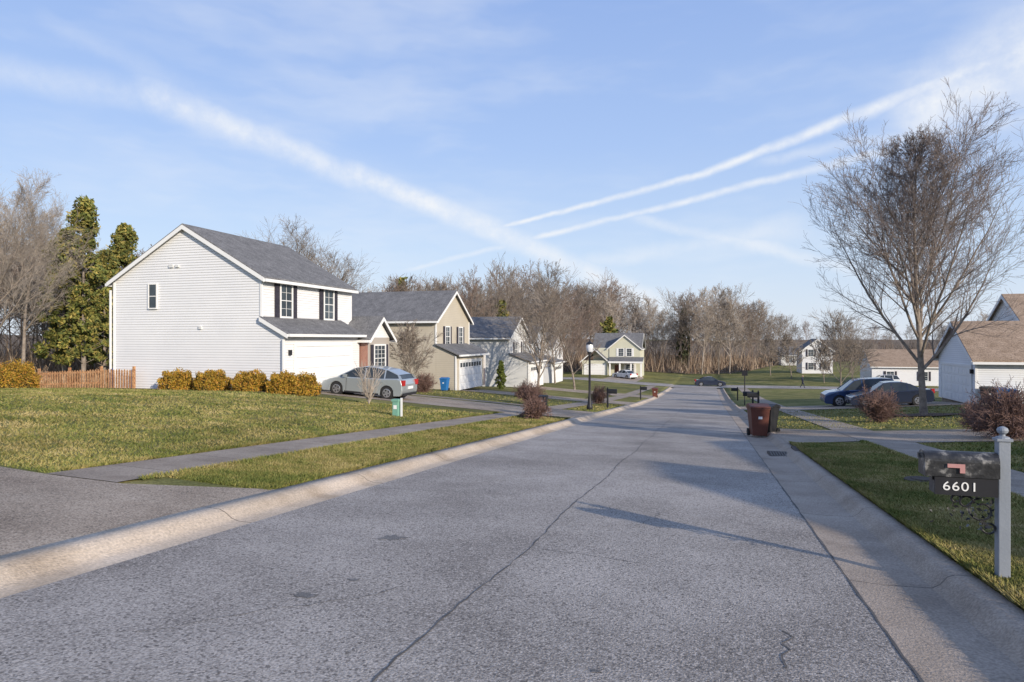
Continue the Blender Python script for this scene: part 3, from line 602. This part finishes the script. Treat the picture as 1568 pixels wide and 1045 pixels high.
# ------------------------------------------------------------------ fence
b=B('wooden_fence'); yF=25.6; xq=-40.0
while xq<-27.4:
    z=g(xq,yF)-.08; h=1.05+random.uniform(-.02,.02)
    b.prism('pickets',fencem,[(xq,yF,z),(xq+.1,yF,z),(xq+.1,yF,z+h-.06),(xq+.05,yF,z+h),(xq,yF,z+h-.06)],(0,.02,0)); xq+=.17
for x in np.arange(-40,-27.3,2.1):
    z=g(x,yF); b.box('posts',fencem,x-.05,x+.05,yF+.07,yF+.17,z-.1,z+1.12)
    if x<-29.5:
        for hh in(.25,.8): z=g(x,yF)+hh; z2=g(x+2.1,yF)+hh; b.prism('rails',fencem,[(x,yF+.022,z),(x+2.1,yF+.022,z2),(x+2.1,yF+.022,z2+.09),(x,yF+.022,z+.09)],(0,.045,0))
b.done()
# ------------------------------------------------------------------ cars
def car(name,x,y,heading,paint,kind):
    dx,dy=math.cos(heading),math.sin(heading)
    zf=g(x+dx*1.4,y+dy*1.4); zb=g(x-dx*1.4,y-dy*1.4); pitch=math.atan2(zf-zb,2.8)
    xf=Matrix.Translation((x,y,(zf+zb)/2+.02))@Matrix.Rotation(heading,4,'Z')@Matrix.Rotation(-pitch,4,'Y')@Matrix.Translation((-2.22,0,0))
    b=B(name,xf); r=.32
    if kind=='hatch':
        body=[(.06,.32),(0,.5),(.02,.78),(.1,1.0),(.25,1.06),(1.2,.99),(3.2,.93),(3.45,.93),(3.95,.80),(4.28,.66),(4.42,.5),(4.42,.3),(4.3,.2)]
        gh=[(.14,1.0),(.3,1.2),(.9,1.40),(1.6,1.48),(2.15,1.48),(2.65,1.38),(3.5,.92)]; pil=[1.0,2.05]; wx=(.83,3.55); hw=.86; tri_=(1,5)
    elif kind=='suv':
        body=[(.05,.36),(0,.55),(.03,.9),(.08,1.1),(1.2,1.08),(3.2,1.05),(3.4,1.05),(4.1,.97),(4.38,.82),(4.45,.6),(4.45,.36),(4.35,.25)]
        gh=[(.08,1.08),(.2,1.3),(.45,1.62),(1.0,1.69),(2.2,1.69),(2.6,1.62),(3.35,1.04)]; pil=[1.05,2.15]; wx=(.85,3.55); hw=.9; r=.36; tri_=(2,5)
    else:
        body=[(.06,.32),(0,.5),(.03,.8),(.15,.95),(.8,.98),(1.2,.95),(3.2,.92),(3.35,.92),(4.05,.78),(4.38,.66),(4.46,.5),(4.45,.3),(4.35,.2)]
        gh=[(.65,.95),(1.25,1.32),(1.6,1.42),(2.2,1.44),(2.55,1.40),(3.3,.91)]; pil=[1.35,2.15]; wx=(.85,3.6); hw=.88; tri_=(1,4)
    zb_=.2; out=list(body); ra=r+.05
    for w in sorted(wx,reverse=True):
        for k in range(9):
            t=math.pi*k/8; out.append((w+ra*math.cos(t),max(zb_,r+ra*math.sin(t)) if 0<k<8 else zb_))
    out.append((.15,.22))
    cx=2.2;cz=.62
    def shr(p,s): return (cx+(p[0]-cx)*(1-.02*s),cz+(p[1]-cz)*(1-.09*s))
    lay=[(-hw,1),(-hw+.035,.35),(-hw+.1,0),(hw-.1,0),(hw-.035,.35),(hw,1)]; n=len(out); V=[];F=[]
    for yv,s in lay:
        for p in out:
            q=shr(p,s) if p[1]>.45 and p in body else p; V.append((q[0],yv,q[1]))
    for j in range(len(lay)-1):
        for i in range(n): F.append([j*n+i,j*n+(i+1)%n,(j+1)*n+(i+1)%n,(j+1)*n+i])
    F.append(list(range(n))); F.append(list(range((len(lay)-1)*n,len(lay)*n)))
    b.add('body',paint,V,F)
    zt=max(p[1] for p in gh); zl=gh[-1][1]-.02
    def ghw(z): return (hw-.05)-(z-zl)/(zt-zl)*.2
    m=len(gh); V=[]
    for sgn in(-1,1):
        for p in gh: V.append((p[0],sgn*ghw(p[1]),p[1]))
    F=[list(range(m)),list(range(m,2*m))]+[[i,i+1,m+i+1,m+i] for i in range(m-1)]+[[m-1,0,m,2*m-1]]
    b.add('windows',carglass,V,F)
    a,c=tri_; V=[];F=[]
    for i in range(a,c+1):
        p=gh[i]
        for yv,dz in((-ghw(p[1])-.006,-.06),(-ghw(p[1])-.004,.0),(-ghw(p[1])*.85,.022),(ghw(p[1])*.85,.022),(ghw(p[1])+.004,.0),(ghw(p[1])+.006,-.06)): V.append((p[0],yv,p[1]+dz))
    for i in range(c-a):
        for j in range(5): F.append([i*6+j,i*6+j+1,(i+1)*6+j+1,(i+1)*6+j])
    b.add('roof',paint,V,F)
    for sgn in(-1,1):
        def bar(p,q,w,mt=paint):
            P=lambda t,wx_:(p[0]+(q[0]-p[0])*t+wx_,sgn*(ghw(p[1]+(q[1]-p[1])*t)+.008),p[1]+(q[1]-p[1])*t)
            b.prism('pillars',mt,[P(0,-w),P(0,w),P(1,w),P(1,-w)],(0,-sgn*.03,0))
        bar(gh[-1],gh[-2],.045); bar(gh[0],gh[a],.06)
        for px_ in pil: bar((px_,.93),(px_+.02,zt-.06),.03)
        for w in wx:
            yo=sgn*(hw-.02); yi=sgn*(hw-.22)
            b.cyl('tyres',rubber,(w,yi,r),(w,yo,r),r,r,24); b.cyl('rims',rim,(w,yo,r),(w,yo+sgn*.008,r),r*.66,r*.62,20)
            b.cyl('wheel_wells',black,(w,sgn*(hw-.5),r),(w,sgn*(hw-.045),r),ra-.005,ra-.005,20)
            for k in range(5):
                t=k*2*math.pi/5; b.cyl('rim_gaps',black,(w+math.cos(t)*r*.4,yo+sgn*.004,r+math.sin(t)*r*.4),(w+math.cos(t)*r*.4,yo+sgn*.012,r+math.sin(t)*r*.4),r*.13,r*.13,8)
        b.box('mirrors',paint,3.0,3.15,*sorted((sgn*(hw-.05),sgn*(hw+.13))),.93,1.06)
        b.box('taillights',redm,-.015,.14,*sorted((sgn*(hw-.28),sgn*(hw-.02))),.72,.98)
        b.box('headlights',lampm,4.1,4.36,*sorted((sgn*(hw-.3),sgn*(hw-.03))),.56,.68)
        b.box('door_seams',black,pil[1]-.01,pil[1]+.01,*sorted((sgn*(hw-.02),sgn*(hw+.002))),.3,.9)
        b.box('door_seams',black,3.0,3.02,*sorted((sgn*(hw-.02),sgn*(hw+.002))),.3,.88)
        b.box('door_handles',paint,pil[1]-.3,pil[1]-.12,*sorted((sgn*hw,sgn*(hw+.025))),.8,.83); b.box('door_handles',paint,1.0,1.18,*sorted((sgn*hw,sgn*(hw+.025))),.82,.85)
        b.box('sills',black,1.25,3.1,*sorted((sgn*(hw-.03),sgn*(hw+.004))),.19,.27)
    b.box('number_plate',white,-.03,-.005,-.26,.26,.55,.68); b.box('bumper',black,-.02,.1,-.7,.7,.25,.36)
    return b.done(bevel={'body':.02},smooth=())
car('silver_hatchback_car',-16.1,28.9,math.pi,silver,'hatch')
car('dark_sedan_car',10.4,44.2,math.pi,darkcar,'sedan')
car('navy_suv_car',9.4,47.0,math.pi,navy,'suv')
car('dark_sedan_car',.2,103.6,0.1,darkcar,'sedan')
car('white_sedan_car',-13.8,113,math.pi*.5+.9,whitecar,'sedan')
x,y=at(1352,98); car('white_suv_car',x,y,math.pi,whitecar,'suv')
# ------------------------------------------------------------------ bins, mailboxes, lamp
def bin_(x,y,mat,h=1.05,rot=0,name='wheelie_bin'):
    z=max(g(x,y),float(R(y))); xf=Matrix.Translation((x,y,z))@Matrix.Rotation(rot,4,'Z'); b=B(name,xf); s=h/1.05
    lo=[(-.22,-.26,.06),(.22,-.26,.06),(.22,.2,.06),(-.22,.2,.06)]; hi=[(-.29,-.34,.95),(.29,-.34,.95),(.29,.34,.95),(-.29,.34,.95)]
    b.add('body',mat,[tuple(Vector(p)*s) for p in lo+hi],[[3,2,1,0],[4,5,6,7],[0,1,5,4],[1,2,6,5],[2,3,7,6],[3,0,4,7]])
    b.prism('lid',mat,[tuple(Vector(p)*s) for p in((-.31,-.37,.95),(-.31,.36,.95),(-.31,.36,1.0),(-.31,.05,1.07),(-.31,-.34,1.0))],(.62*s,0,0))
    b.box('rim',mat,-.305*s,.305*s,-.355*s,.355*s,.9*s,.94*s)
    b.box('label',white,-.06*s,.06*s,-.318*s,-.306*s,.6*s,.68*s)
    for q in(-1,1): b.cyl('wheels',rubber,(q*.2*s,.27*s,.12*s),(q*.28*s,.27*s,.12*s),.12*s,.12*s,14)
    b.cyl('handle',mat,(-.24*s,.41*s,.97*s),(.24*s,.41*s,.97*s),.02*s,None,8); 
    for q in(-1,1): b.box('handle_bracket',mat,q*.24*s-.02,q*.24*s+.02,.33*s,.41*s,.95*s,.99*s)
    b.done(bevel={'body':.02,'lid':.01})
bin_(1.5,22.0,brown_bin,1.03,.15); bin_(1.83,22.75,black_bin,1.0,-.5)
bin_(*at(681,46),blue_bin,.95); bin_(*at(1531,36),blue_bin,.95); bin_(*at(1548,36.5),blue_bin,.9,1.2); bin_(*at(1512,36.3),black_bin,1.0); bin_(*at(183,34.5),blue_bin,1.1)
bin_(*at(832,33),black_bin,.7); bin_(*at(1003,66),brown_bin,1.0)
b=B('utility_pedestal'); x,y=-10.1,20; z=g(x,y)
b.box('cabinet',green_u,x-.11,x+.11,y-.09,y+.09,z-.05,z+.5); b.box('cap',green_u,x-.13,x+.13,y-.11,y+.11,z+.5,z+.58); b.box('marker',white,x+.16,x+.22,y-.02,y+.02,z-.05,z+.62); b.box('label',white,x-.06,x+.06,y-.1,y-.092,z+.25,z+.38); b.done(bevel={'cabinet':.015})
def small_mailbox(x,y,dirx):
    z=g(x,y); b=B('mailbox'); b.box('post',black,x-.05,x+.05,y-.05,y+.05,z-.1,z+1.15)
    b.lathe('finial',black,(x,y,z+1.15),[(0,.1),(.04,.06),(.05,.03),(.03,.0)],8)
    pr=[(-.09,0),(.09,0),(.09,.13)]+[(.09*math.cos(t),.13+.09*math.sin(t)) for t in np.linspace(.3,2.84,6)]+[(-.09,.13)]
    x0=x+(.05 if dirx>0 else -.55); b.prism('box',black,[(x0,y+a,z+.92+h) for a,h in pr],(.5,0,0)); b.box('arm',black,min(x,x0),max(x,x0+.5),y-.03,y+.03,z+.86,z+.915); b.done()
for u in(38.5,58): small_mailbox(-5.7,u,1)
for u in(36.5,41,62): small_mailbox(2.5,u,-1)
px_,py_=2.21,6.02; z=g(px_,py_)
b=B('mailbox')
b.box('post',postm,px_-.041,px_+.041,py_-.041,py_+.041,z-.1,z+1.09)
b.box('post_cap',postm,px_-.053,px_+.053,py_-.053,py_+.053,z+1.09,z+1.11)
b.lathe('finial',postm,(px_,py_,z+1.11),[(.05,0),(.045,.01),(.02,.018),(.018,.03),(.035,.045),(.04,.062),(.033,.08),(.012,.092),(0,.094)],16)
x0,x1=px_-.545,px_-.045; zb=z+.80
pr=[(-.085,0),(.085,0),(.085,.12)]+[(.085*math.cos(t),.12+.075*math.sin(t)) for t in np.linspace(.25,math.pi-.25,9)]+[(-.085,.12)]
b.prism('box',mbblack,[(x0,py_+a,zb+h) for a,h in pr],(x1-x0,0,0))
b.prism('door',mbblack,[(x0-.012,py_+a*1.06,zb-.004+h*1.03) for a,h in pr],(.012,0,0)); b.box('door_handle',mbblack,x0-.04,x0-.012,py_-.015,py_+.015,zb+.13,zb+.17)
fl=M('faded_red_flag',[(.42,.20,.19),(.50,.27,.25)],8,.6)
b.box('flag',fl,x0+.14,x0+.26,py_-.1,py_-.092,zb+.075,zb+.105); b.box('flag',fl,x0+.225,x0+.26,py_-.1,py_-.092,zb+.035,zb+.075)
b.box('support_arm',mbblack,x0+.05,px_-.046,py_-.04,py_+.04,zb-.035,zb-.003)
b.box('number_plate',black,x0+.06,x1-.01,py_-.075,py_-.055,zb-.145,zb-.004); b.box('newspaper_box',mbblack,x0+.06,x1-.01,py_-.054,py_+.07,zb-.14,zb-.04)
def arc(cx,cz,r,t0,t1,n=14): return [(cx+r*(1-.5*i/n)*math.cos(t0+(t1-t0)*i/n),py_,cz+r*(1-.5*i/n)*math.sin(t0+(t1-t0)*i/n)) for i in range(n+1)]
for A in(arc(px_-.14,zb-.27,.10,math.pi*.5,math.pi*2.6),arc(px_-.25,zb-.21,.055,0,math.pi*1.9),arc(px_-.09,zb-.40,.055,math.pi,math.pi*2.8),arc(px_-.32,zb-.19,.04,0,math.pi*1.8)):
    for p,q in zip(A[:-1],A[1:]): b.cyl('scroll_bracket',mbblack,p,q,.009,None,6)
e=b.done(bevel={'post':.006})
lp=np.column_stack([px_-.05-rng.gamma(2,.07,60),py_+rng.normal(0,.02,60),zb-.17-rng.uniform(0,.25,60)]); leaves('ivy_ornament',lp,.028,mbblack,e)
cu=bpy.data.curves.new('house_number','FONT'); cu.body='6601'; cu.size=.10; cu.extrude=.002; cu.space_character=1.1; cu.materials.append(M('number_white',[(.75,.74,.70),(.82,.81,.78)],20,.5)); t=bpy.data.objects.new('house_number',cu); col.objects.link(t); t.parent=e
t.location=(x0+.11,py_-.078,zb-.107); t.rotation_euler=(math.pi/2,0,0); t.scale=(1.15,1,1)
x,y=-6.1,34.7; z=g(x,y); b=B('street_lamp')
b.lathe('post',black,(x,y,z-.05),[(.0,0),(.17,0),(.17,.25),(.12,.35),(.085,.7),(.065,.8),(.055,2.95),(.09,3.0),(.06,3.05),(.1,3.12),(.12,3.16)],12)
b.lathe('globe',lampm,(x,y,z-.05),[(.11,3.16),(.17,3.25),(.2,3.42),(.17,3.56)],14); b.lathe('cap',black,(x,y,z-.05),[(.21,3.56),(.16,3.64),(.05,3.72),(.03,3.78),(0,3.83)],12)
b.done(smooth=('post','globe'))
b=B('sign_pole'); x,y=2.6,52; z=g(x,y); b.cyl('pole',black,(x,y,z),(x,y,z+2.6),.04,None,8); b.box('sign_panel',black,x-.2,x+.2,y-.045,y-.02,z+2.2,z+2.6); b.done()
# ------------------------------------------------------------------ pedestrian
x,y=at(1229,92); z=g(x,y)+.02
jv=[(0,0,.95),(0,.02,1.2),(0,.02,1.42),(0,.0,1.52),(0,-.01,1.66),(-.19,.02,1.40),(-.24,-.08,1.13),(-.2,-.22,.92),(.19,.02,1.40),(.24,.1,1.14),(.22,.02,.9),(-.09,0,.9),(-.1,-.2,.5),(-.1,-.25,.08),(-.1,-.38,.04),(.09,0,.9),(.1,.1,.5),(.1,.36,.12),(.1,.28,.04)]
je=[(0,1),(1,2),(2,3),(3,4),(2,5),(5,6),(6,7),(2,8),(8,9),(9,10),(0,11),(11,12),(12,13),(13,14),(0,15),(15,16),(16,17),(17,18)]
jr=[.15,.13,.14,.055,.105,.07,.05,.035,.07,.05,.035,.1,.065,.045,.04,.1,.065,.045,.04]
me=bpy.data.meshes.new('body'); me.from_pydata(jv,je,[]); o=bpy.data.objects.new('body',me); col.objects.link(o)
sk=o.modifiers.new('s','SKIN'); 
for i,v in enumerate(me.skin_vertices[0].data if me.skin_vertices else []): v.radius=(jr[i],jr[i])
me.materials.append(denim); ss=o.modifiers.new('ss','SUBSURF'); ss.levels=1; ss.render_levels=1
e=empty('pedestrian',(x,y,z)); e.rotation_euler=(0,0,1.2); o.parent=e
bm=bmesh.new(); bmesh.ops.create_icosphere(bm,subdivisions=2,radius=.11); 
for v in bm.verts: v.co=Vector((v.co.x*.85,v.co.y,v.co.z*1.15))+Vector((0,-.01,1.67))
hm=bpy.data.meshes.new('head'); bm.to_mesh(hm); bm.free(); hm.materials.append(skin); ho=bpy.data.objects.new('head',hm); col.objects.link(ho); ho.parent=e
# ------------------------------------------------------------------ sky, sun
SUN=Vector((.83,-.56,0)).normalized(); EL=math.radians(17.6); sv=Vector((SUN.x*math.cos(EL),SUN.y*math.cos(EL),math.sin(EL)))
w=bpy.data.worlds.new('World'); sc.world=w; w.use_nodes=True; N=w.node_tree.nodes; L=w.node_tree.links; bg=N['Background']
try: w.cycles.sampling_method='MANUAL'; w.cycles.sample_map_resolution=256
except Exception as ex: print(ex)
sky=N.new('ShaderNodeTexSky'); sky.sky_type='NISHITA'; sky.sun_disc=False; sky.sun_elevation=EL; sky.sun_rotation=math.atan2(SUN.x,SUN.y); sky.air_density=1.0; sky.dust_density=1.0; sky.ozone_density=1.5
def mth(op,a,b_=None,c=None,clamp=False):
    n=N.new('ShaderNodeMath'); n.operation=op; n.use_clamp=clamp
    for i,q in enumerate((a,b_,c)):
        if q is None: continue
        if isinstance(q,(int,float)): n.inputs[i].default_value=q
        else: L.new(q,n.inputs[i])
    return n.outputs[0]
tc=N.new('ShaderNodeTexCoord')
def nz(vec,scale,det=5,rough=.55):
    n=N.new('ShaderNodeTexNoise'); n.inputs['Scale'].default_value=scale; n.inputs['Detail'].default_value=det; n.inputs['Roughness'].default_value=rough; L.new(vec,n.inputs['Vector']); return n
def warp(vec,scale,amt,det=3):
    n=nz(vec,scale,det); s=N.new('ShaderNodeVectorMath'); s.operation='SUBTRACT'; L.new(n.outputs['Color'],s.inputs[0]); s.inputs[1].default_value=(.5,.5,.5)
    k=N.new('ShaderNodeVectorMath'); k.operation='SCALE'; k.inputs['Scale'].default_value=amt; L.new(s.outputs[0],k.inputs[0])
    a=N.new('ShaderNodeVectorMath'); a.operation='ADD'; L.new(vec,a.inputs[0]); L.new(k.outputs[0],a.inputs[1]); return a.outputs[0]
D0=tc.outputs['Generated']; D=warp(D0,26,.008,3)
D_soft=warp(warp(D0,3,.03,1),18,.020,4)
def sdir(px,py):
    t=(px-784)/1000; h=(520-py)/1000; return Vector((C*t-S,S*t+C,h)).normalized()
def dot(vec,c):
    n=N.new('ShaderNodeVectorMath'); n.operation='DOT_PRODUCT'; L.new(vec,n.inputs[0]); n.inputs[1].default_value=tuple(c); return n.outputs['Value']
def mr(v,a,b_,c,d,smooth=True):
    n=N.new('ShaderNodeMapRange'); n.interpolation_type='SMOOTHSTEP' if smooth else 'LINEAR'; L.new(v,n.inputs[0])
    for i,q in enumerate((a,b_,c,d)): n.inputs[i+1].default_value=q
    return n.outputs[0]
texn=mr(nz(D0,20,4,.65).outputs['Fac'],.3,.68,.5,1.0)
acc=None
def trail(p1,p2,w1,w2,st,vec=D,f1=.04,f2=.04):
    global acc
    a=sdir(*p1);b_=sdir(*p2); n=a.cross(b_).normalized(); t=(b_-a).normalized(); a1,a2=a.dot(t),b_.dot(t)
    al=dot(vec,t); ww=mr(al,a1,a2,w1/1000,w2/1000,False); d=mth('ABSOLUTE',dot(vec,n)); q=mth('DIVIDE',d,ww); band=mr(q,0,1,1,0)
    m=mth('MULTIPLY',mr(al,a1-f1,a1+f1*.2,0,1),mr(al,a2-f2*.2,a2+f2,1,0)); v=mth('MULTIPLY',mth('MULTIPLY',band,m),mth('MULTIPLY',texn,st))
    acc=v if acc is None else mth('MAXIMUM',acc,v)
trail((-200,80),(240,142),30,30,.35,D_soft); trail((230,138),(560,272),32,27,.7,D_soft); trail((540,263),(760,355),24,24,.9,D); trail((740,346),(1000,465),22,28,.8,D)
trail((780,345),(1060,272),5,8,.85); trail((1060,272),(1290,185),8,12,.9); trail((1290,185),(1620,55),12,22,.9)
trail((830,362),(1060,306),6,7,.8); trail((1060,306),(1340,236),7,11,.7); trail((640,410),(830,362),5,7,.4)
trail((980,330),(1290,412),12,16,.45,D_soft); trail((880,400),(1210,345),14,26,.3,D_soft); trail((1180,240),(1700,170),12,20,.35,D_soft)
trail((1400,170),(1650,40),60,100,.8,D_soft); trail((100,40),(620,300),16,50,.15,D_soft)
mp=N.new('ShaderNodeMapping'); mp.inputs['Scale'].default_value=(1.2,1.2,5); mp.inputs['Rotation'].default_value=(.1,.25,.3); L.new(D_soft,mp.inputs[0])
veil=mr(nz(mp.outputs[0],2.2,4,.6).outputs['Fac'],.42,.75,0,.30)
sp=N.new('ShaderNodeSeparateXYZ'); L.new(D0,sp.inputs[0])
def mixc(f,a,bc,mode='MIX'):
    n=N.new('ShaderNodeMix'); n.data_type='RGBA'; n.blend_type=mode
    if isinstance(f,(int,float)): n.inputs[0].default_value=f
    else: L.new(f,n.inputs[0])
    L.new(a,n.inputs[6])
    if isinstance(bc,tuple): n.inputs[7].default_value=(*bc,1)
    else: L.new(bc,n.inputs[7])
    return n.outputs[2]
k=1/.14
def rgb(c):
    n=N.new('ShaderNodeRGB'); n.outputs[0].default_value=(*[v*k for v in c],1); return n.outputs[0]
r=rgb((.78,.86,.98))
for z_a,z_b,c in((.0,.13,(.60,.75,.99)),(.13,.28,(.44,.61,.97)),(.28,.55,(.29,.45,.87)),(.55,1.0,(.17,.29,.62))):
    r=mixc(mr(sp.outputs[2],z_a,z_b,0,1,False),r,rgb(c))
c1=mixc(.84,sky.outputs[0],r); tot=mth('ADD',acc,veil,clamp=True); c3=mixc(tot,c1,(6.4,6.6,6.9))
L.new(c3,bg.inputs[0]); bg.inputs[1].default_value=.14
sl=bpy.data.lights.new('sun','SUN'); sl.energy=5; sl.angle=math.radians(.5); sl.color=(1,.885,.73); so=bpy.data.objects.new('sun',sl); col.objects.link(so); so.rotation_euler=sv.to_track_quat('Z','Y').to_euler()
cd=bpy.data.cameras.new('camera'); cd.lens=1000/1568*36; cd.sensor_width=36; cd.clip_end=8000; cd.clip_start=.05
co=bpy.data.objects.new('camera',cd); col.objects.link(co); co.location=(0,0,0); co.rotation_euler=(math.pi/2,0,YAW); cd.shift_y=-.0016
sc.camera=co
sc.view_settings.view_transform='Standard'; sc.view_settings.look='None'; sc.view_settings.exposure=0
